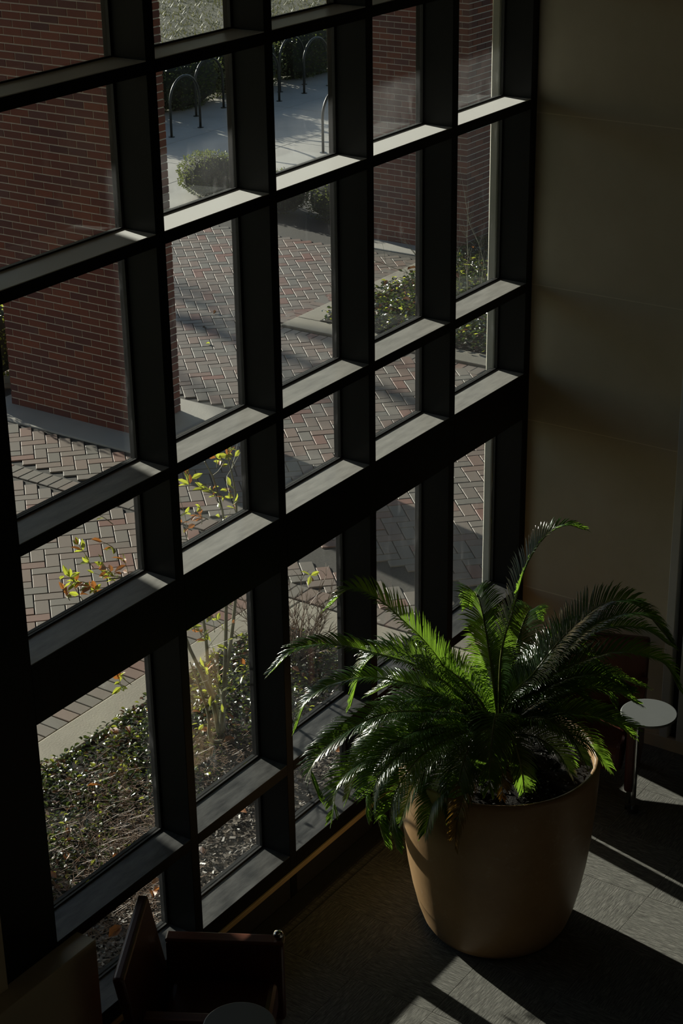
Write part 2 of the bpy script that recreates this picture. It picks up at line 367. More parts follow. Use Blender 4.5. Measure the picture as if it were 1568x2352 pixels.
for bi, (xa, xb) in enumerate(bays):
    for ri, (zt, zb) in enumerate(rows):
        cwb(MB().box(xa, xb, 0, DEP, zb, zt-.004), 'transom', 'frame', 0)
        if ri < 7:
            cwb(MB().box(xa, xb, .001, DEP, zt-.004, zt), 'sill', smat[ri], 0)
            # glass bead and gasket along the foot of the pane
            cwb(MB().box(xa, xb, DEP-.016, DEP-.002, zt, zt+.007), 'glazing_bead', 'gasket', .002)
            cwb(MB().box(xa, xb, DEP+.014, DEP+.04, zb+.004, zt-.004), 'outer_cap', 'frame', .003)
    for ri in range(7):
        z0, z1 = rows[ri][0], rows[ri+1][1]
        for xx in (xa, xb-.012):
            cwb(MB().box(xx, xx+.012, DEP-.016, DEP-.002, z0, z1), 'glazing_bead', 'gasket', 0)
        pm = MB().box(xa, xb, DEP+.004, DEP+.010, z0, z1)
        cwb(pm, 'glass_pane', 'glass_dusty' if ri >= 4 else 'glass', 0)
# base under the lowest sills
cwb(MB().box(-.92, XW, .004, DEP, .0, .20), 'base_panel', 'black_base', 0)
tt = MB().box(-.92, XW-.001, -.012, .01, .168, .20).build('trim_3', 'tan_trim'); tag(bevel(tt, .003, 1), 'thin tan stone strip along the foot of the windows', kind='structure')
b2 = MB().box(-.92, XW-.001, -.10, -.001, 0, .02).build('baseboard_window', 'black_base'); tag(b2, 'low black base running along the foot of the windows', kind='structure')
for yy in (-.112, -.155):
    cwb(MB().box(-.92, XW-.03, yy-.004, yy, 0, .004), 'floor_edge', 'thin_metal', 0)
# outside jamb and front wall pieces
o = bevel(MB().box(X5L-.006, 3.9, DEP+.012, .268, .1, 7.6).build('trim_4', 'jamb'), .008, 1); tag(o, 'pale stone jamb outside the last window bay', kind='structure')

# stone pier and the black post standing on it
pr = bevel(MB().box(-1.95, -.923, -.115, .10, 0, .865).build('stone_pier', 'limestone'), .006, 2)
tag(pr, 'tan limestone plinth under the wide black post at lower left', 'plinth')

# ================================================================ PLANTER AND CYCAD
PX, PY = 1.240, -1.053
pot = empty('planter_pot', (PX, PY, 0)); tag(pot, 'large rounded tan planter pot standing on the carpet', 'planter')
prof = [(0, .004), (.30, .0), (.335, .006), (.368, .03), (.398, .08), (.428, .17), (.458, .30), (.484, .45), (.505, .62), (.520, .80), (.530, .97), (.533, 1.06), (.528, 1.082), (.516, 1.088), (.502, 1.082), (.497, 1.05), (.495, .93)]
MB().lathe(prof, 72).build('pot_body', 'pot', pot, smooth=True)
sm = MB()
R_, A_ = 16, 56
for i in range(R_+1):
    for k in range(A_):
        r = .497*i/R_; a = 2*math.pi*k/A_; x, y = r*math.cos(a), r*math.sin(a)
        sm.v.append((x, y, 1.015+.03*noise.noise(Vector((x*9, y*9, 3)))+.02*noise.noise(Vector((x*30, y*30, 3)))+.05*(1-i/R_)))
for i in range(R_):
    for k in range(A_):
        j = (k+1) % A_; sm.face((i*A_+k, i*A_+j, (i+1)*A_+j, (i+1)*A_+k))
sm.build('soil', 'soil', pot, smooth=True)
ch = MB()
for k in range(900):
    r = .48*math.sqrt(random.random()); a = random.uniform(0, 6.283); p = Vector((r*math.cos(a), r*math.sin(a), 1.045+.025*noise.noise(Vector((r*math.cos(a)*9, r*math.sin(a)*9, 3)))))
    ch.leaf(p, (random.uniform(-1, 1), random.uniform(-1, 1), random.uniform(-.1, .3)), (random.uniform(-.5, .5), random.uniform(-.5, .5), 1), random.uniform(.012, .035), random.uniform(.006, .014))
tag(ch.build('bark_chips', 'soil_chip', pot), kind='stuff')

cy = empty('cycad_palm', (PX, PY, 1.02)); tag(cy, 'dark green cycad palm with arching glossy fronds in the tan planter', 'plant')
cb = MB().lathe([(.0, -.04), (.085, -.04), (.10, .03), (.095, .10), (.075, .16), (.035, .20), (0, .205)], 20)
for k in range(90):
    a = k*2.4; h = .0+.18*k/90; r = .095-.03*k/90
    d = Vector((math.cos(a), math.sin(a), .6)); cb.leaf(d*0+Vector((math.cos(a)*r, math.sin(a)*r, h)), d, (0, 0, 1), .06, .03)
cb.build('caudex', 'caudex', cy)
CROWN = Vector((PX, PY, 1.17))
def bez(pts, n):
    # Catmull-Rom through the points, resampled
    P = [Vector(p) for p in pts]; P = [P[0]*2-P[1]]+P+[P[-1]*2-P[-2]]; o = []
    for i in range(1, len(P)-2):
        for k in range(12):
            t = k/12; a, b, c, d = P[i-1:i+3]
            o.append(.5*((2*b)+(c-a)*t+(2*a-5*b+4*c-d)*t*t+(3*b-a-3*c+d)*t**3))
    o.append(P[-2]); L = [0]
    for a, b in zip(o, o[1:]): L.append(L[-1]+(b-a).length)
    res = []; j = 0
    for k in range(n):
        s = L[-1]*k/(n-1)
        while j < len(L)-2 and L[j+1] < s: j += 1
        res.append(o[j].lerp(o[j+1], (s-L[j])/max(1e-9, L[j+1]-L[j])))
    return res, L[-1]
def frond(pts, ll=.15, dead=False, dens=1.0, bare=.14, vee=.35, droop=.5, side=None):
    ll *= 1.12; path, L = bez(pts, 40); path = [p-Vector((PX, PY, 1.02)) for p in path]
    rc = MB().tube(path, [.0085*(1-.75*i/39) for i in range(40)], 6)
    fo = rc.build('frond', 'dead_frond' if dead else 'rachis', cy, smooth=True)
    mb = MB(); n = int(L/.0108*dens)
    for i in range(n):
        t = bare+(1-bare)*(i+.5)/n; f = t*39; k = min(38, int(f)); p = path[k].lerp(path[k+1], f-k)
        tg = (path[min(39, k+2)]-path[max(0, k-1)]).normalized()
        up = Vector((0, 0, 1)); sd = tg.cross(up)
        if side is not None: sd = sd*.35+Vector(side).cross(tg)*-.0+tg.cross(Vector(side))*.9
        if sd.length < .15: sd = tg.orthogonal()
        sd.normalize(); nn = sd.cross(tg)
        u = (t-bare)/(1-bare); ln = ll*(.25+.75*min(1, u*4))*(1 if u < .65 else 1-.62*(u-.65)/.35)
        lean = .35+.75*u
        for sg in (-1, 1):
            if dead and random.random() < .25: continue
            j = random.uniform(.85, 1.1); rl = ln*j
            d = (sd*sg*math.cos(lean)+tg*math.sin(lean)+nn*vee*random.uniform(.7, 1.2)).normalized()
            wv = tg*.0036
            a = p; b = p+d*rl*.45; d2 = (d-Vector((0, 0, droop*.5))).normalized(); c = b+d2*rl*.33; d3 = (d2-Vector((0, 0, droop*.7))).normalized(); e = c+d3*rl*.24
            q = len(mb.v)
            for (pt, dr, wd) in ((a, d, .7), (b, d, 1.), (c, d2, .85)):
                wq = (wv-dr*wv.dot(dr)).normalized()*wv.length*wd; up_ = wq.cross(dr).normalized()
                if up_.z < 0: up_ = -up_
                mb.v += [tuple(pt-wq), tuple(pt+up_*.0017*wd), tuple(pt+wq)]
            mb.v.append(tuple(e))
            for r0 in (q, q+3):
                mb.face((r0, r0+1, r0+4, r0+3)); mb.face((r0+1, r0+2, r0+5, r0+4))
            mb.face((q+6, q+7, q+9)); mb.face((q+7, q+8, q+9))
    lf = mb.build('leaflets', 'dead_frond' if dead else 'frond', fo, smooth=True); lf['kind'] = 'stuff'
    return fo
def frond_px(az_deg, px, **k):
    # a frond lying in the vertical plane through the crown at compass angle az (degrees from +x, counter-clockwise)
    a = math.radians(az_deg); n = (-math.sin(a), math.cos(a), 0)
    frond([CROWN]+[hit(u, v, n, CROWN) for u, v in px], **k)
def frond_az(az_deg, prof, **k):
    a = math.radians(az_deg); frond([CROWN]+[CROWN+Vector((math.cos(a)*r, math.sin(a)*r, z)) for r, z in prof], **k)
for a, pr_ in ((140, [(.14, .08), (.34, .10), (.54, -.02), (.66, -.22)]), (155, [(.14, .06), (.34, .06), (.52, -.08), (.62, -.30)]), (170, [(.14, .05), (.32, .04), (.50, -.10), (.58, -.30)]),
               (125, [(.14, .14), (.36, .20), (.58, .14), (.74, -.02)]), (-48, [(.14, .16), (.34, .26), (.56, .26), (.74, .14)]), (-58, [(.12, .20), (.30, .34), (.50, .38), (.68, .28)]),
               (-22, [(.12, .22), (.32, .42), (.54, .50), (.74, .44)]), (148, [(.12, .12), (.32, .16), (.54, .08), (.68, -.12)]),
               (-34, [(.14, .14), (.36, .24), (.62, .24), (.86, .12)]), (-62, [(.14, .12), (.34, .18), (.54, .16), (.68, .06)]), (-78, [(.12, .10), (.28, .14), (.46, .08), (.58, -.04)]),
               (-44, [(.12, .24), (.30, .46), (.52, .58), (.76, .56), (.92, .44)]), (106, [(.12, .22), (.30, .38), (.52, .46), (.74, .40)]), (134, [(.12, .18), (.30, .28), (.52, .28), (.74, .12)])):
    frond_az(a, pr_, ll=.15, droop=.7)
# image right is about -55 deg, image left about 125 deg, towards the viewer about 215 deg, away about 35 deg
frond_px(-52, [(1150, 1510), (1178, 1400), (1208, 1300), (1252, 1232), (1300, 1206), (1338, 1216)], ll=.13)
frond_az(45, [(.10, .18), (.22, .37), (.36, .53), (.50, .60), (.62, .55), (.68, .44)], ll=.15, droop=.6)
frond_px(112, [(1040, 1560), (980, 1480), (925, 1425), (868, 1375), (805, 1352), (757, 1392)], ll=.15)
frond_px(132, [(1050, 1590), (960, 1532), (860, 1500), (760, 1480), (680, 1492), (622, 1545)], ll=.13)
frond_px(128, [(1040, 1612), (940, 1572), (850, 1556), (765, 1572), (705, 1612), (680, 1672)], ll=.12)
frond_px(118, [(1045, 1592), (965, 1520), (895, 1490), (835, 1530), (805, 1622)], ll=.13)
frond_px(146, [(1080, 1648), (1000, 1636), (880, 1640), (780, 1692), (716, 1762), (732, 1834)], ll=.14)
frond_px(152, [(1080, 1672), (960, 1690), (860, 1732), (782, 1792), (762, 1880)], ll=.15)
frond_px(165, [(1090, 1672), (1000, 1688), (905, 1742), (858, 1820), (884, 1938)], ll=.14)
frond_px(172, [(1095, 1676), (1010, 1706), (945, 1760), (898, 1850), (910, 1948)], ll=.14)
frond_px(138, [(1070, 1660), (980, 1655), (890, 1690), (830, 1750), (800, 1830)], ll=.15)
frond_px(158, [(1085, 1668), (990, 1670), (900, 1708), (850, 1780), (840, 1870)], ll=.15)
frond_az(203, [(.10, .18), (.22, .27), (.34, .24), (.43, .12), (.46, -.02)], ll=.16, droop=.9, vee=.15)
frond_az(184, [(.12, .12), (.28, .17), (.42, .09), (.50, -.06), (.53, -.18)], ll=.16, droop=.9, vee=.15)
frond_az(232, [(.10, .10), (.20, .08), (.30, -.03), (.34, -.15)], ll=.11, droop=.6)
frond_az(-84, [(.10, .05), (.22, .06), (.33, .0), (.40, -.10)], ll=.13, droop=.4)
frond_az(189, [(.14, .04), (.30, .03), (.46, -.02), (.57, -.11), (.61, -.22), (.615, -.31)], ll=.09, dead=True, droop=.7)
frond_az(212, [(.12, .02), (.24, -.01), (.36, -.06), (.42, -.10)], ll=.08, dead=True, droop=.5)
frond_px(-40, [(1165, 1620), (1235, 1535), (1305, 1450), (1382, 1390), (1460, 1388), (1530, 1462)], ll=.17)
frond_px(-52, [(1175, 1620), (1262, 1530), (1342, 1452), (1430, 1412), (1498, 1422), (1540, 1476)], ll=.15)
frond_px(-62, [(1190, 1600), (1300, 1535), (1420, 1498), (1520, 1520), (1560, 1585)], ll=.14)
frond_px(-45, [(1180, 1620), (1255, 1580), (1325, 1545), (1382, 1562), (1404, 1612)], ll=.15)
frond_px(-58, [(1185, 1620), (1290, 1582), (1375, 1580), (1450, 1588)], ll=.13)
frond_px(-70, [(1170, 1655), (1235, 1650), (1305, 1640), (1380, 1650), (1460, 1672)], ll=.14)
frond_px(-66, [(1170, 1630), (1240, 1590), (1300, 1580), (1350, 1610)], ll=.13)
frond_px(-36, [(1165, 1610), (1225, 1548), (1285, 1505), (1340, 1500), (1380, 1540)], ll=.16)
frond_az(15, [(.14, .20), (.32, .38), (.52, .46), (.70, .42), (.82, .30)], ll=.14)
frond_az(40, [(.12, .20), (.30, .36), (.50, .40), (.66, .32)], ll=.14)
frond_az(85, [(.12, .18), (.30, .32), (.50, .36), (.68, .26)], ll=.14)
frond_az(100, [(.14, .14), (.34, .22), (.56, .22), (.74, .10)], ll=.14)
frond_az(-15, [(.12, .20), (.30, .36), (.50, .42), (.70, .36)], ll=.14)
frond_az(-30, [(.12, .12), (.30, .20), (.50, .20), (.68, .08)], ll=.14)
frond_az(-88, [(.12, .14), (.26, .20), (.40, .14), (.50, 0)], ll=.12)
frond_az(250, [(.06, .12), (.12, .18), (.17, .18)], ll=.08)
frond_az(150, [(.12, .20), (.28, .28), (.44, .24), (.56, .10)], ll=.13)

# ================================================================ TABLET ARM CHAIRS
def chair(name, loc, fwd, tab_side, tab_loc, label):
    t = empty(name, (loc[0], loc[1], 0), math.atan2(fwd[1], fwd[0])); tag(t, label, 'chair')
    W_, D_ = .66, .62
    bevel(MB().box(-.24, .29, -.25, .25, .25, .42).build('seat', 'leather', t), .04, 3)
    bk = MB()
    for z, x in ((.22, -.24), (.5, -.29), (.84, -.35)):
        for y in (-.33, .33): bk.v += [(x, y, z), (x-.055, y, z)]
    for lv in range(2):
        b = lv*4
        for q in ((0, 2, 6, 4), (1, 5, 7, 3), (0, 4, 5, 1), (2, 3, 7, 6)): bk.face(tuple(b+i for i in q))
    bk.face((0, 1, 3, 2)); bk.face((8, 10, 11, 9))
    bevel(bk.build('backrest', 'leather', t), .018, 3)
    for s in (-1, 1):
        y0, y1 = sorted((s*.27, s*.335))
        bevel(MB().box(-.27, .315, y0, y1, .14, .60).build('arm', 'leather', t), .02, 3)
        a = MB().box(-.27, .32, y0-.004, y1+.004, .60, .622).build('arm_cap', 'wood', t); bevel(a, .009, 2)
        for x in (-.24, .28):
            lg = MB().tube([(x, s*.30, .055), (x, s*.30, .14)], .016, 12).build('leg', 'chrome', t)
            MB().tube([(x-.012, s*.30-.018, .03), (x-.012, s*.30+.018, .03)], .03, 16).build('caster', 'black_plastic', lg)
    # tablet on a swivel post
    s = tab_side; p = Vector((.335, s*.335, 0)); c = Vector((tab_loc[0]-loc[0], tab_loc[1]-loc[1], 0)); ca, sa = fwd
    c = Vector((c.x*ca+c.y*sa, -c.x*sa+c.y*ca, 0))
    MB().tube([(p.x, p.y, .06), (p.x, p.y, .645)], .014, 12).build('tablet_post', 'chrome', t)
    MB().tube([(p.x, p.y, .03), (p.x, p.y, .06)], .034, 16).build('post_foot', 'black_plastic', t)
    MB().tube([(p.x, p.y, .645), (c.x, c.y, .648)], .012, 10).build('tablet_bracket', 'chrome', t)
    tb = MB().lathe([(0, .655), (.160, .655), (.168, .660), (.168, .668), (.163, .672), (0, .672)], 48, (c.x, c.y, 0)); bevel(tb.build('tablet', 'tablet', t, smooth=False), .002, 1)
    # ball joint on the other arm
    q = Vector((.29, -s*.30, 0)); bl = MB().lathe([(0, .622), (.014, .622), (.014, .632), (.024, .642), (.026, .654), (.018, .668), (0, .672)], 20, (q.x, q.y, 0)).build('pivot_ball', 'chrome', t, smooth=True)
    return t
chair('lounge_chair', (-.60, -.535), (.494, -.869), -1, (-.86, -.90), 'dark red lounge chair below the windows with a round tablet, at lower left')
chair('lounge_chair', (2.80, -.80), (-.94, -.34), 1, (2.70, -1.25), 'dark red lounge chair behind the potted palm with a round grey tablet')

# ================================================================ OUTSIDE
# building mass over the walk
o = MB().box(-14, 22, .30, 6.55, 6.13, 9).build('ceiling_overhang', 'plaster'); tag(o, 'underside of the upper storey over the outdoor walk', kind='structure')
gd = MB().box(-40, 60, .27, 80, -.6, G-.075).build('ground', 'lawn'); tag(gd, 'bare earth under the courtyard', kind='structure')

def region_paved(x, y, m=0):
    # brick paved area
    if not (y > 2.44+m or (x > 3.88+m and y > .30+m)): return False
    if y > 9.25-m or x > 16-m or x < -3: return False
    if 4.26-m < x < 4.47+m: return False
    if .3-m < x < 1.1+m and 5.1-m < y < 6.6+m: return False
    if 5.2-m < x < 6.55+m and 4.75-m < y < 6.9+m: return False
    if x > 8.78-m and 3.08-m < y < 5.88+m: return False
    if 11.8-m < x < 13.3+m and y > 5.2: return False
    return True
bed = MB().box(-3, 16, .27, 9.3, G-.075, G-.012).build('paving', 'sand'); tag(bed, 'clay brick herringbone paving of the courtyard', kind='structure')
pv = []
U = .112; c45, s45 = math.cos(math.pi/4), math.sin(math.pi/4)
rng = random.Random(3)
def paver_geo(mb, cx, cy, ang, lx, ly, z, tone, tilt):
    g = .004; c = .0032; x, y = lx/2-g, ly/2-g; ca, sa = math.cos(ang), math.sin(ang); b = len(mb.v)
    for (sx, sy, zz) in [(x, y, -.05), (x, y, -c), (x-c, y-c, 0)]:
        for (a, d) in ((-1, -1), (1, -1), (1, 1), (-1, 1)):
            px, py = a*sx, d*sy
            mb.v.append((cx+px*ca-py*sa, cy+px*sa+py*ca, z+zz+tilt[0]*px+tilt[1]*py))
    for k in range(2):
        for i in range(4):
            j = (i+1) % 4; mb.face((b+4*k+i, b+4*k+j, b+4*k+4+j, b+4*k+4+i), 0, tone)
    mb.face((b+8, b+9, b+10, b+11), 0, tone)
specs = []
for i in range(-130, 190):
    for j in range(-120, 160):
        r = (i-j) % 4
        if r == 0: a, b_, v = i+1, j+.5, 0
        elif r == 3: a, b_, v = i+.5, j+1, 1
        else: continue
        px, py = a*U, b_*U; x = px*c45-py*s45+6; y = px*s45+py*c45+4.5
        if not region_paved(x, y, .075): continue
        specs.append((x, y, math.pi/4+(math.pi/2 if v else 0), 2*U, U))
def course(x0, y0, x1, y1, across):     # a soldier course between two points
    L = math.hypot(x1-x0, y1-y0); n = int(L/U); a = math.atan2(y1-y0, x1-x0)
    for k in range(n):
        t = (k+.5)*U; specs.append((x0+math.cos(a)*t, y0+math.sin(a)*t, a, U, across))
course(-2.5, 2.328, 3.65, 2.328, .205); course(3.765, .35, 3.765, 2.43, .205)
course(4.365, 2.45, 4.365, 9.2, .2)
course(8.67, 3.0, 8.67, 5.95, .205); course(8.9, 5.975, 11.7, 5.975, .205); course(8.8, 2.985, 15.5, 2.985, .205)
course(5.3, 4.65, 6.5, 4.65, .2)
vis = []
rest = MB()
for s in specs:
    P = (s[0], s[1], G)
    if not in_frame(P, 120) and not (-1 < s[0] < 12): continue
    tone = min(1, max(0.01, rng.gauss(.62, .3))); tl = (rng.uniform(-.012, .012), rng.uniform(-.012, .012)); z = G+rng.uniform(-.0015, .0015)
    if in_frame(P, 30): vis.append((pix(P)[2], s, tone, tl, z))
    else: paver_geo(rest, *s[:5], z, tone, tl)
vis.sort(key=lambda q: q[0])
# the ones in front of the view through the panes: prefer pixels that fall on glass
def through_glass(P):
    d = Vector(P)-Vector(CAM); t = (DEP-CAM[1])/d.y; q = Vector(CAM)+d*t
    if q.z < ZE+.03: return False
    if not any(a+.07 < q.x < b for a, b in bays): return False
    t0 = (0-CAM[1])/d.y; q0 = Vector(CAM)+d*t0
    return any(rows[k][0] < q.z and q0.z < rows[k+1][1] for k in range(7)) and any(a < q0.x < b for a, b in bays)
npv = 0
for dd, s, tone, tl, z in vis:
    if npv < 300 and through_glass((s[0], s[1], G)):
        mb = MB(); paver_geo(mb, 0, 0, 0, s[3], s[4], 0, tone, tl)
        o = mb.build('paver', 'paver', bed); o.location = (s[0], s[1], z); o.rotation_euler = (0, 0, s[2]); npv += 1
    else: paver_geo(rest, *s[:5], z, tone, tl)
tag(rest.build('far_pavers', 'paver', bed), kind='stuff')

# kerbs and slabs
def slab(name, boxes, label, mat='concrete', bv=.012):
    mb = MB()
    for b in boxes: mb.box(*b)
    o = bevel(mb.build(name, mat), bv, 2); tag(o, label, kind='structure'); return o
slab('kerb', [(-3, 3.63, 1.955, 2.215, G-.07, G+.012)], 'concrete kerb along the planting bed beneath the windows', 'kerb')
slab('kerb_end', [(3.27, 3.63, .28, 1.950, G-.07, G+.012)], 'concrete kerb closing the right end of the near planting bed', 'kerb')
for k, b in enumerate(((8.8, 9.1, 3.1, 5.87, G-.07, G+.02), (9.105, 16, 5.57, 5.87, G-.07, G+.02), (9.105, 16, 3.1, 3.4, G-.07, G+.02))):
    slab('far_kerb', [b], ['concrete kerb at the pointed near end of the far leaf bed', 'concrete kerb behind the far leaf bed', 'concrete kerb in front of the far leaf bed'][k], 'kerb')
slab('pillar_pad', [(5.22, 6.52, 4.78, 6.85, G-.07, G+.004)], 'concrete pad around the foot of the near brick pillar')
slab('far_pillar_pad', [(11.81, 13.3, 5.3, 7.2, G-.07, G+.004)], 'concrete pad around the foot of the far brick pillar')
wk = MB()
for i in range(9):
    for j in range(3):
        x0 = 6+i*2.0; wk.cbox(x0+.004, x0+1.996, 9.27+j*1.55, 9.27+(j+1)*1.55-.006, G-.07, G+.004, .006)
o = wk.build('walkway', 'concrete'); tag(o, 'pale concrete walkway beyond the brick paving', kind='structure')

# brick pillars
BL, BH, BW = .207, .0690, .098
def pillar(x0, x1, y0, y1, ztop, label):
    t = empty('brick_pillar', ((x0+x1)/2, (y0+y1)/2, G)); tag(t, label, 'pillar', 'brick pillars of the walk')
    cx, cyy = (x0+x1)/2, (y0+y1)/2
    MB().box(x0+.006-cx, x1-.006-cx, y0+.006-cyy, y1-.006-cyy, 0, ztop-G).build('mortar_core', 'mortar', t)
    shared = {}; cnt = 0; rest = MB(); rr = random.Random(int(x0*100)); cand = []
    nc = int((ztop-G)/BH)
    for c in range(nc):
        z = c*BH+.004; off = (c % 2)*BL/2
        for face in range(4):
            # faces: -X, -Y, +X, +Y ; bricks run round the pillar, corners alternate
            L = (y1-y0) if face in (0, 2) else (x1-x0)
            ins = 0 if (c+face) % 2 else BW-.002
            a, end = -L/2+ins, L/2-ins; nb = max(1, round((end-a+.01)/BL)); stp = (end-a+.01)/nb
            for kk in range(nb): cand.append((face, a+kk*stp, a+(kk+1)*stp-.012, z))
    def geo(mb, face, p, q, z, tone, org):
        h = BH-.012; hx, hy = (x1-x0)/2, (y1-y0)/2
        if face == 0: b = (-hx, -hx+BW-.012, p, q)
        elif face == 2: b = (hx-BW+.012, hx, p, q)
        elif face == 1: b = (p, q, -hy, -hy+BW-.012)
        else: b = (p, q, hy-BW+.012, hy)
        mb.box(b[0]-org[0], b[1]-org[0], b[2]-org[1], b[3]-org[1], z-org[2], z+h-org[2], 0, tone)
    order = []
    for cnd in cand:
        face, p, q, z = cnd
        m_ = (p+q)/2
        P = (x0, cyy+m_, G+z) if face == 0 else ((cx+m_, y0, G+z) if face == 1 else None)
        ok = P is not None and in_frame(P, 0) and through_glass(P)
        order.append((0 if ok else 1, z, cnd))
    order.sort(key=lambda e: (e[0], -e[1] if e[1] > 3.5 else e[1]))
    for k, (bad, _, cnd) in enumerate(order):
        tone = min(1, max(.01, rr.gauss(.5, .28)))
        if not bad and cnt < 300:
            mb = MB(); face, p, q, z = cnd
            hx, hy = (x1-x0)/2, (y1-y0)/2; org = (-hx if face == 0 else (p+q)/2, (p+q)/2 if face == 0 else -hy, z)
            geo(mb, face, p, q, z, tone, org); o = mb.build('brick', 'brick', t); o.location = org; cnt += 1
        else: geo(rest, *cnd, tone, (0, 0, 0))
    tag(rest.build('brickwork', 'brick', t), kind='stuff')
    return t
pillar(5.56, 6.26, 5.18, 6.66, 6.12, 'wide near red brick pillar seen through the leftmost windows')
pillar(.36, 1.06, 5.18, 6.56, 6.12, 'third red brick pillar hidden outside to the left of the windows')
pillar(12.15, 12.72, 5.58, 6.98, 6.12, 'far red brick pillar seen through the upper right panes')

# bike racks
def rack(xa, ya, xb, yb, h, label):
    mid = ((xa+xb)/2, (ya+yb)/2, G+.004); r = math.hypot(xb-xa, yb-ya)/2; a0 = math.atan2(yb-ya, xb-xa)
    t = empty('bike_rack', mid, a0); tag(t, label, 'bike rack', 'bike racks by the hedge')
    pts = [(-r, 0, 0), (-r, 0, h-r)]+[(-r*math.cos(math.pi*k/14), 0, h-r+r*math.sin(math.pi*k/14)) for k in range(1, 14)]+[(r, 0, h-r), (r, 0, 0)]
    MB().tube(pts, .0195, 10).build('hoop', 'rack', t, smooth=True)
    for x in (-r, r): MB().lathe([(0, .0), (.05, .0), (.05, .006), (.026, .008), (0, .008)], 16, (x, 0, 0)).build('base_flange', 'rack', t)
rk = [(15.33, 12.63, 16.09, 12.67, 'front hoop bike rack nearest the near brick pillar'), (16.72, 13.25, 17.46, 13.27, 'rear hoop bike rack just behind the first one'),
      (17.6, 12.78, 18.35, 12.80, 'front hoop bike rack in the middle of the row'), (18.98, 13.24, 19.72, 13.26, 'rear hoop bike rack with its arch before the dark hedge'),
      (19.09, 12.82, 19.85, 12.84, 'front hoop bike rack toward the right end of the row'), (20.50, 13.20, 21.25, 13.22, 'rear hoop bike rack at the far right end of the row'),
      (15.64, 10.05, 16.38, 10.07, 'lone hoop bike rack standing nearer on the walkway')]
for xa, ya, xb, yb, lb in rk: rack(xa, ya, xb, yb, .86, lb)

# leafy bushes and hedges
def bush(name, c, rad, label, n, cat='bush', box=False, leaf=.03, group=None, mat='hedge_leaf'):
    t = empty(name, c); tag(t, label, cat, group); rr = random.Random(int(c[0]*37+c[1]*11))
    core = MB(); nu, nv = 18, 12
    def surf(u, v):
        a = 2*math.pi*u; e = -math.pi/2+math.pi*v
        d = Vector((math.cos(a)*math.cos(e), math.sin(a)*math.cos(e), math.sin(e)))
        if box:
            m_ = max(abs(d.x), abs(d.y), abs(d.z)); d = d/m_*.5+d*.5*1.1
        k = 1+.10*noise.noise(Vector((d.x*2.5+c[0], d.y*2.5, d.z*2.5)))
        return Vector((d.x*rad[0]*k, d.y*rad[1]*k, rad[2]+d.z*rad[2]*k))
    for j in range(nv+1):
        for i in range(nu): core.v.append(tuple(surf(i/nu, j/nv)*.9+Vector((0, 0, .05*rad[2]))))
    for j in range(nv):
        for i in range(nu): core.face((j*nu+i, j*nu+(i+1) % nu, (j+1)*nu+(i+1) % nu, (j+1)*nu+i))
    core.build('branches', 'hedge_core', t)
    lv = MB()
    for k in range(n):
        p = surf(rr.random(), .5+math.asin(rr.uniform(-.9, 1))/math.pi)
        p = p*rr.uniform(.9, 1.03); p.z = max(p.z, .01)
        d = (p-Vector((0, 0, rad[2]))).normalized()
        dd = (d+Vector((rr.uniform(-1, 1), rr.uniform(-1, 1), rr.uniform(-.4, 1)))*.8)
        lv.leaf(p, dd, d+Vector((rr.uniform(-.6, .6), rr.uniform(-.6, .6), rr.uniform(-.2, .8))), leaf*rr.uniform(.7, 1.3), leaf*.55)
    tag(lv.build('foliage', mat, t), kind='stuff')
    return t
bush('round_bush', (12.85, 9.95, G), (.42, .42, .29), 'small clipped round bush on the pale walkway edge', 2600)
bush('low_bush', (12.62, 8.62, G), (.34, .36, .27), 'low bush standing between the round bush and the far pillar', 1800)
bush('clipped_hedge', (12.95, 7.72, G), (.55, .50, .27), 'dark clipped hedge beside the far brick pillar', 3000, 'hedge', True)
bush('yellow_bush', (6.0, 7.50, G), (.46, .60, .40), 'yellow green bush at the left edge behind the near brick pillar', 2200, mat='gc_leaf2')
for k in range(5):
    bush('hedge', (15.6+k*1.62, 14.22-.08*k, G), (.78, .60, .44), ['hedge section nearest the near pillar behind the racks', 'second hedge section behind the racks', 'middle hedge section behind the racks', 'fourth hedge section behind the racks', 'last hedge section at the right behind the racks'][k], 3200, 'hedge', True, .045, 'hedge sections behind the bike racks')
# lawn behind
lw = MB(); rr = random.Random(5)
nx, ny = 60, 40
for i in range(nx+1):
    for j in range(ny+1):
        x = 13+i*.5; y = 15.1+j*.6; lw.v.append((x, y, G-.02+.05*noise.noise(Vector((x*1.1, y*1.1, 0)))+.004*(y-15)))
for i in range(nx):
    for j in range(ny): lw.face((i*(ny+1)+j, (i+1)*(ny+1)+j, (i+1)*(ny+1)+j+1, i*(ny+1)+j+1))
o = lw.build('lawn', 'lawn', smooth=True); tag(o, 'dry winter lawn on the rise beyond the hedge', kind='structure')
gb = MB()
for k in range(26000):
    x = rr.uniform(17, 34); y = rr.uniform(15.6, 27); z = G-.02+.05*noise.noise(Vector((x*1.1, y*1.1, 0)))+.004*(y-15)
    L = rr.uniform(.05, .13); a = rr.uniform(0, 6.28); d = Vector((math.cos(a)*.7, math.sin(a)*.7, rr.uniform(.3, 1)))
    sd = d.cross(Vector((0, 0, 1))).normalized()*.012
    q = len(gb.v); gb.v += [tuple(Vector((x, y, z))-sd), tuple(Vector((x, y, z))+sd), tuple(Vector((x, y, z))+d*L)]; gb.face((q, q+1, q+2))
tag(gb.build('grass_tufts', 'grass'), 'dry grass tufts covering the lawn', 'grass', kind='stuff')

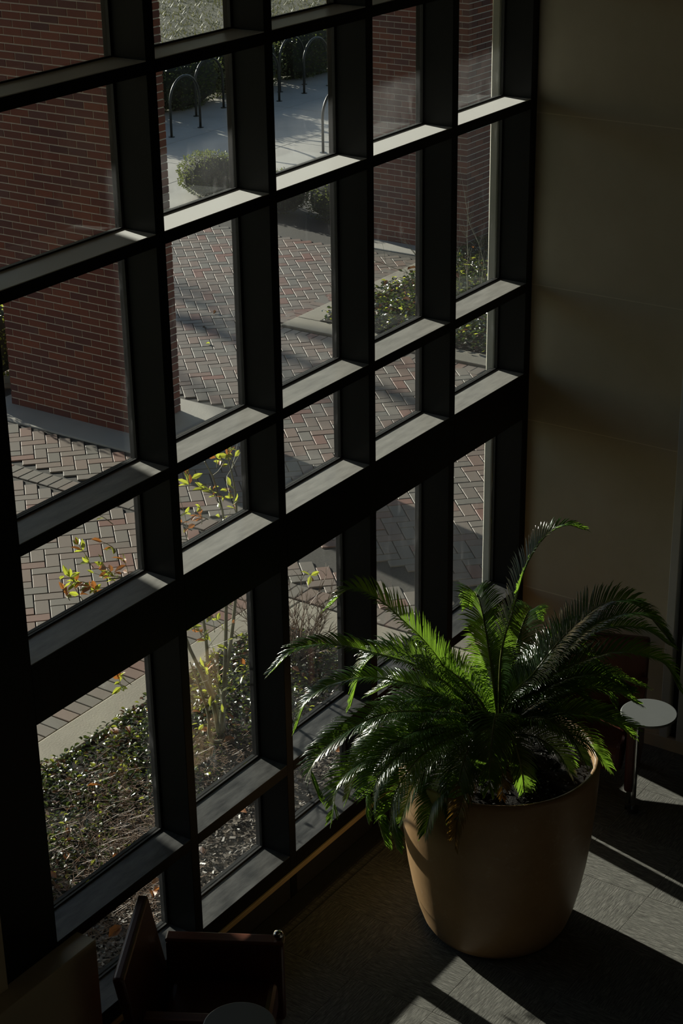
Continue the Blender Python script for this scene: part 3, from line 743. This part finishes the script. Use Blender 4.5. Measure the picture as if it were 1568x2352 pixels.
# near planting bed
def bedsurf(name, x0, x1, y0, y1, zoff, hgt, label):
    mb = MB(); nx, ny = int((x1-x0)/.06), int((y1-y0)/.06)
    def h(x, y): return G+zoff+hgt*noise.noise(Vector((x*1.7, y*1.7, 4)))+.012*noise.noise(Vector((x*14, y*14, 1)))
    for i in range(nx+1):
        for j in range(ny+1):
            x = x0+(x1-x0)*i/nx; y = y0+(y1-y0)*j/ny; mb.v.append((x, y, h(x, y)))
    for i in range(nx):
        for j in range(ny): mb.face((i*(ny+1)+j, (i+1)*(ny+1)+j, (i+1)*(ny+1)+j+1, i*(ny+1)+j+1))
    o = mb.build(name, 'mulch', smooth=True); tag(o, label, kind='structure'); return h
h1 = bedsurf('planting_bed', -1.6, 3.27, .27, 1.955, -.005, .02, 'mulched planting bed between the windows and the kerb')
h2 = bedsurf('far_planting_bed', 9.1, 15.8, 3.4, 5.57, .02, .03, 'mulched planting bed in front of the far brick pillar')
rr = random.Random(11)
def scatter_leaves(mb, n, x0, x1, y0, y1, h, size, height, mask):
    for k in range(n):
        x, y = rr.uniform(x0, x1), rr.uniform(y0, y1)
        m_ = mask(x, y)
        if rr.random() > m_: continue
        z = h(x, y)+rr.uniform(.0, height)*m_
        a = rr.uniform(0, 6.28); d = Vector((math.cos(a), math.sin(a), rr.uniform(-.2, .5)))
        s_ = size*rr.uniform(.6, 1.4)
        mi = 1 if rr.random() < .16 else (2 if rr.random() < .22 else 0)
        mb.leaf((x, y, z), d, (rr.uniform(-.7, .7), rr.uniform(-.7, .7), 1), s_, s_*.6, mi)
def near_mask(x, y):
    n = noise.noise(Vector((x*2.3, y*2.3, 9)))*.5+.5
    return max(0, min(1, (y-.75)/.5))*(.35+.75*n)*(1 if y < 1.97 else max(0, 1-(y-1.97)/.05))
gc = MB(); scatter_leaves(gc, 21000, -1.4, 3.2, .55, 2.0, h1, .034, .10, near_mask)
tag(gc.build('ground_cover', ['gc_leaf', 'gc_leaf2', 'brown_leaf']), 'low leafy ground cover filling the near planting bed', 'ground cover', kind='stuff')
gc = MB(); scatter_leaves(gc, 16000, 9.1, 13.5, 3.42, 5.56, h2, .05, .16, lambda x, y: .9)
tag(gc.build('far_ground_cover', ['gc_leaf', 'gc_leaf2', 'brown_leaf']), 'leafy ground cover with orange leaves in the far kerbed bed', 'ground cover', kind='stuff')
cp = MB()
for k in range(16000):
    x, y = rr.uniform(-1.2, 3.2), .28+abs(rr.gauss(0, .42))
    if y > 1.9: continue
    a = rr.uniform(0, 6.28); L = rr.uniform(.010, .042); d = Vector((math.cos(a), math.sin(a), rr.uniform(-.25, .35)))
    p = Vector((x, y, h1(x, y)+rr.uniform(.0, .018))); sd = d.cross(Vector((rr.uniform(-.4, .4), rr.uniform(-.4, .4), 1))).normalized()*L*rr.uniform(.12, .3)
    q = len(cp.v); cp.v += [tuple(p-sd), tuple(p+sd), tuple(p+sd*.7+d*L), tuple(p-sd*.8+d*L)]; cp.face((q, q+1, q+2, q+3))
tag(cp.build('wood_chips', 'chip'), 'pale wood chips scattered on the mulch below the lowest panes', 'mulch', kind='stuff')
nd = MB()
for k in range(2900):
    cx, cyy = rr.choice([(.35, 1.25), (.55, .95), (.1, .8), (.75, 1.05), (-.2, 1.1), (.9, 1.45), (.3, .6), (1.6, 1.1), (-.1, .45)])
    x, y = rr.gauss(cx, .16), rr.gauss(cyy, .14)
    if not .3 < y < 1.95: continue
    a = rr.uniform(0, 6.28); L = rr.uniform(.05, .13); d = Vector((math.cos(a), math.sin(a), rr.uniform(-.1, .5))).normalized()
    p = Vector((x, y, h1(x, y)+rr.uniform(.02, .08))); sd = Vector((0, 0, 1)).cross(d).normalized()*.0013
    q = len(nd.v); nd.v += [tuple(p-sd), tuple(p+sd), tuple(p+sd+d*L), tuple(p-sd+d*L)]; nd.face((q, q+1, q+2, q+3))
tag(nd.build('pine_needles', 'needle'), 'brown pine needles strewn over the near ground cover', 'needles', kind='stuff')
# fallen leaves one by one
for k in range(46):
    if k < 30: x, y, h = rr.uniform(-.6, 3.1), rr.uniform(.45, 1.9), h1
    else: x, y, h = rr.uniform(9.2, 12.5), rr.uniform(3.5, 5.5), h2
    s_ = rr.uniform(.06, .11) if k < 30 else rr.uniform(.08, .14); mb = MB()
    mb.leaf((0, 0, 0), (1, 0, rr.uniform(-.1, .3)), (rr.uniform(-.5, .5), rr.uniform(-.5, .5), 1), s_, s_*.55, 0, .35)
    org = rr.random() < .7
    o = mb.build('fallen_leaf', 'orange_leaf' if org else 'brown_leaf'); o.location = (x, y, h(x, y)+(.06 if k < 30 else .14)); o.rotation_euler = (0, 0, rr.uniform(0, 6.28))
    cw_ = 'orange' if org else 'brown'
    if k < 30: tag(o, 'dry %s leaf lying on the near planting bed' % cw_, 'leaf', 'fallen %s leaves on the near bed' % cw_)
    else: tag(o, 'dry %s leaf lying among the far bed ground cover' % cw_, 'leaf', 'fallen %s leaves on the far bed' % cw_)

# slender shrub with pale stems
def stem(mb, pts, r0, r1):
    path, L = bez(pts, 16); mb.tube(path, [r0+(r1-r0)*i/15 for i in range(16)], 7); return path
sh = empty('stemmed_shrub', (1.83, 1.27, G)); tag(sh, 'slender shrub with pale upright stems and yellow green leaves outside the second bay', 'shrub')
O = Vector((1.83, 1.27, G)); rr = random.Random(21)
def shp(u, v, y=1.25): return ony(u, v, y)-O
base = Vector((0, 0, -.03))
stems = [[(508, 1660), (515, 1560), (518, 1480), (519, 1400), (522, 1290), (512, 1180), (487, 1090), (470, 1060)],
         [(500, 1640), (480, 1560), (474, 1480), (468, 1430), (450, 1330), (430, 1240)],
         [(488, 1610), (462, 1545), (440, 1500), (428, 1470), (400, 1400), (330, 1330), (250, 1330)],
         [(510, 1650), (508, 1600), (498, 1560), (488, 1530)],
         [(484, 1700), (478, 1640), (455, 1570), (436, 1520)],
         [(512, 1640), (520, 1540), (534, 1440), (545, 1300), (540, 1130), (520, 1040)]]
ends = []
for k, s in enumerate(stems):
    yy = 1.25+[0, .06, -.05, .03, -.08, .08][k]
    mb = MB(); pts = [base+Vector((rr.uniform(-.04, .04), rr.uniform(-.04, .04), 0))]+[shp(u, v, yy) for u, v in s]
    pth = stem(mb, pts, .017 if k != 3 else .012, .004); mb.build('stem', 'bark', sh, smooth=True)
    ends.append(pth)
tw = MB(); lf = MB()
def twig_at(p, d, L, nl, size, mi=None):
    d = Vector(d).normalized(); pts = [p]; q = Vector(p)
    for i in range(4):
        d = (d+Vector((rr.uniform(-.35, .35), rr.uniform(-.35, .35), rr.uniform(-.25, .3)))).normalized(); q = q+d*L/4; pts.append(q.copy())
    tw.tube(pts, [.0028, .0024, .002, .0016, .0012], 5, caps=False)
    for i in range(nl):
        b = pts[rr.randint(1, 4)]; dd = (d+Vector((rr.uniform(-1, 1), rr.uniform(-1, 1), rr.uniform(-1, .4)))).normalized()
        s_ = size*rr.uniform(.7, 1.25)
        lf.leaf(b, dd, (rr.uniform(-1, 1), rr.uniform(-1, 1), .7), s_, s_*.42, mi if mi is not None else (0 if rr.random() < .72 else 1))
for pth in ends:
    for k in range(9):
        p = pth[rr.randint(7, 15)]; twig_at(p, (rr.uniform(-1, 1), rr.uniform(-.6, .6), rr.uniform(-.1, .7)), rr.uniform(.12, .35), rr.randint(1, 3), .06)
for (u, v, n) in [(205, 1290, 5), (190, 1330, 6), (220, 1360, 6), (250, 1310, 5), (180, 1365, 5), (150, 1365, 3), (265, 1345, 4), (290, 1310, 3), (250, 1190, 2), (255, 1250, 2), (275, 1575, 4), (292, 1560, 3),
                  (432, 1205, 4), (425, 1110, 4), (455, 1190, 3), (470, 1180, 2), (505, 1060, 4), (520, 1045, 4), (535, 1060, 4), (508, 1130, 3), (500, 1145, 3), (535, 1165, 3), (490, 1060, 2), (455, 1450, 5), (485, 1440, 4), (470, 1470, 4), (500, 1420, 3), (472, 1550, 3), (440, 1440, 3)]:
    p = shp(u, v, 1.25+rr.uniform(-.1, .1))
    twig_at(p+Vector((.03, 0, -.05)), (-.5, 0, .8), .16, n*2, .066)
tag(tw.build('twigs', 'bark', sh), kind='stuff'); tag(lf.build('leaves', ['gc_leaf2', 'orange_leaf'], sh), kind='stuff')
# lone sprig with an orange leaf in the third bay
# bare twiggy shrubs
def twiggy(c, R, Hh, n, label, leafy=0, mat='twig'):
    t = empty('bare_shrub', c); tag(t, label, 'shrub'); r2 = random.Random(int(c[0]*91)); mb = MB(); lv = MB()
    for k in range(n):
        a = r2.uniform(0, 6.28); e = r2.uniform(.1, 1); d = Vector((math.cos(a)*e, math.sin(a)*e, r2.uniform(.5, 1.2))).normalized()
        p = Vector((math.cos(a)*R*.15, math.sin(a)*R*.15, -.03)); pts = [p]; L = Hh*r2.uniform(.6, 1.1)
        for i in range(5):
            d = (d+Vector((r2.uniform(-.3, .3), r2.uniform(-.3, .3), r2.uniform(-.2, .2)))).normalized(); p = p+d*L/5; pts.append(p.copy())
            for b in range(3):
                dd = (d+Vector((r2.uniform(-1, 1), r2.uniform(-1, 1), r2.uniform(-.4, .8)))).normalized(); q = p+dd*Hh*r2.uniform(.08, .25)
                mb.tube([p, p.lerp(q, .5)+Vector((0, 0, .01)), q], [.0020, .0016, .001], 4, caps=False)
                if r2.random() < leafy: lv.leaf(q, dd, (r2.uniform(-1, 1), r2.uniform(-1, 1), 1), .05, .025)
        mb.tube(pts, [.0050, .0045, .004, .003, .0025, .002], 5, caps=False)
    tag(mb.build('twigs', mat, t), kind='stuff')
    if leafy: tag(lv.build('leaves', 'orange_leaf', t), kind='stuff')
twiggy((2.95, 1.52, G), .35, .55, 46, 'dense low bush of bare brown twigs outside the third bay')
twiggy((10.5, 4.5, G), .5, 1.2, 12, 'tall bare shrub with pale twigs in the far kerbed bed', .05, 'bark')
twiggy((12.3, 4.1, G), .5, 1.1, 14, 'bare twiggy shrub at the right side of the far kerbed bed', .04, 'bark')
twiggy((14.2, 4.4, G), .5, 1.3, 14, 'bare twiggy shrub to the right of the far brick pillar', .03, 'bark')

# a taller sprig with a few turned leaves on the twiggy bush of the third bay
tb = bpy.data.objects['bare_shrub']; rr = random.Random(8)
tip = ony(713, 1322, 1.45)-Vector((2.95, 1.52, G)); mb = MB(); mb.tube(bez([(0, 0, -.02), tip*.5+Vector((.03, 0, .06)), tip], 10)[0], [.004-.0003*i for i in range(10)], 5, caps=False); mb.build('sprig', 'twig', tb)
for k, d in enumerate(((-.6, -.2, -.5), (.5, .1, -.8), (.7, -.3, .1), (-.3, .4, .3))):
    lv = MB(); lv.leaf((0, 0, 0), d, (rr.uniform(-1, 1), -.6, .6), .075, .032); o = lv.build('leaf', 'orange_leaf' if k == 1 else 'gc_leaf2', tb); o.location = tip
# litter on the paving
for k, (u, v, L) in enumerate(((490, 722, .07), (474, 757, .06), (482, 790, .05))):
    mb = MB(); mb.leaf((0, 0, 0), (1, .2, .25), (.2, -.4, 1), L, L*.55, 0, .5); o = mb.build('curled_leaf', ['brown_leaf', 'chip', 'gc_leaf2'][k])
    p = onz(u, v, G); o.location = (p.x, p.y, G+.004); o.rotation_euler = (0, 0, 1.3*k)
    tag(o, ['curled brown leaf lying highest up on the brick paving', 'pale curled leaf lying in a shadow band on the brick paving', 'small yellow green leaf lying nearest on the brick paving'][k], 'leaf')
# bare tree on the lawn whose soft shadow crosses the paving
tr = empty('bare_tree', (13.2, 27, G)); tag(tr, 'tall bare tree on the lawn out to the left', 'tree'); rr = random.Random(4)
MB().tube([(0, 0, -.1), (.05, .02, 2.5), (-.05, .05, 5), (.08, 0, 7.5), (.1, .1, 10)], [.22, .18, .14, .09, .04], 10).build('trunk', 'twig', tr, smooth=True)
for k in range(12):
    a = k*2.4; z = 3.6+k*.42; L = 2.4-.1*k; d = Vector((math.cos(a), math.sin(a), .55)); p = Vector((0, 0, z)); q = p+d*L*.5+Vector((0, 0, -.05)); e = p+d*L+Vector((0, 0, .3))
    br = MB(); br.tube([p, q, e], [.075, .05, .015], 6); 
    for j in range(4):
        b0 = q.lerp(e, j/4); dd = Vector((rr.uniform(-1, 1), rr.uniform(-1, 1), rr.uniform(.1, .9))); br.tube([b0, b0+dd*.45, b0+dd*.9], [.025, .017, .006], 5)
    br.build('branch', 'twig', tr, smooth=True)
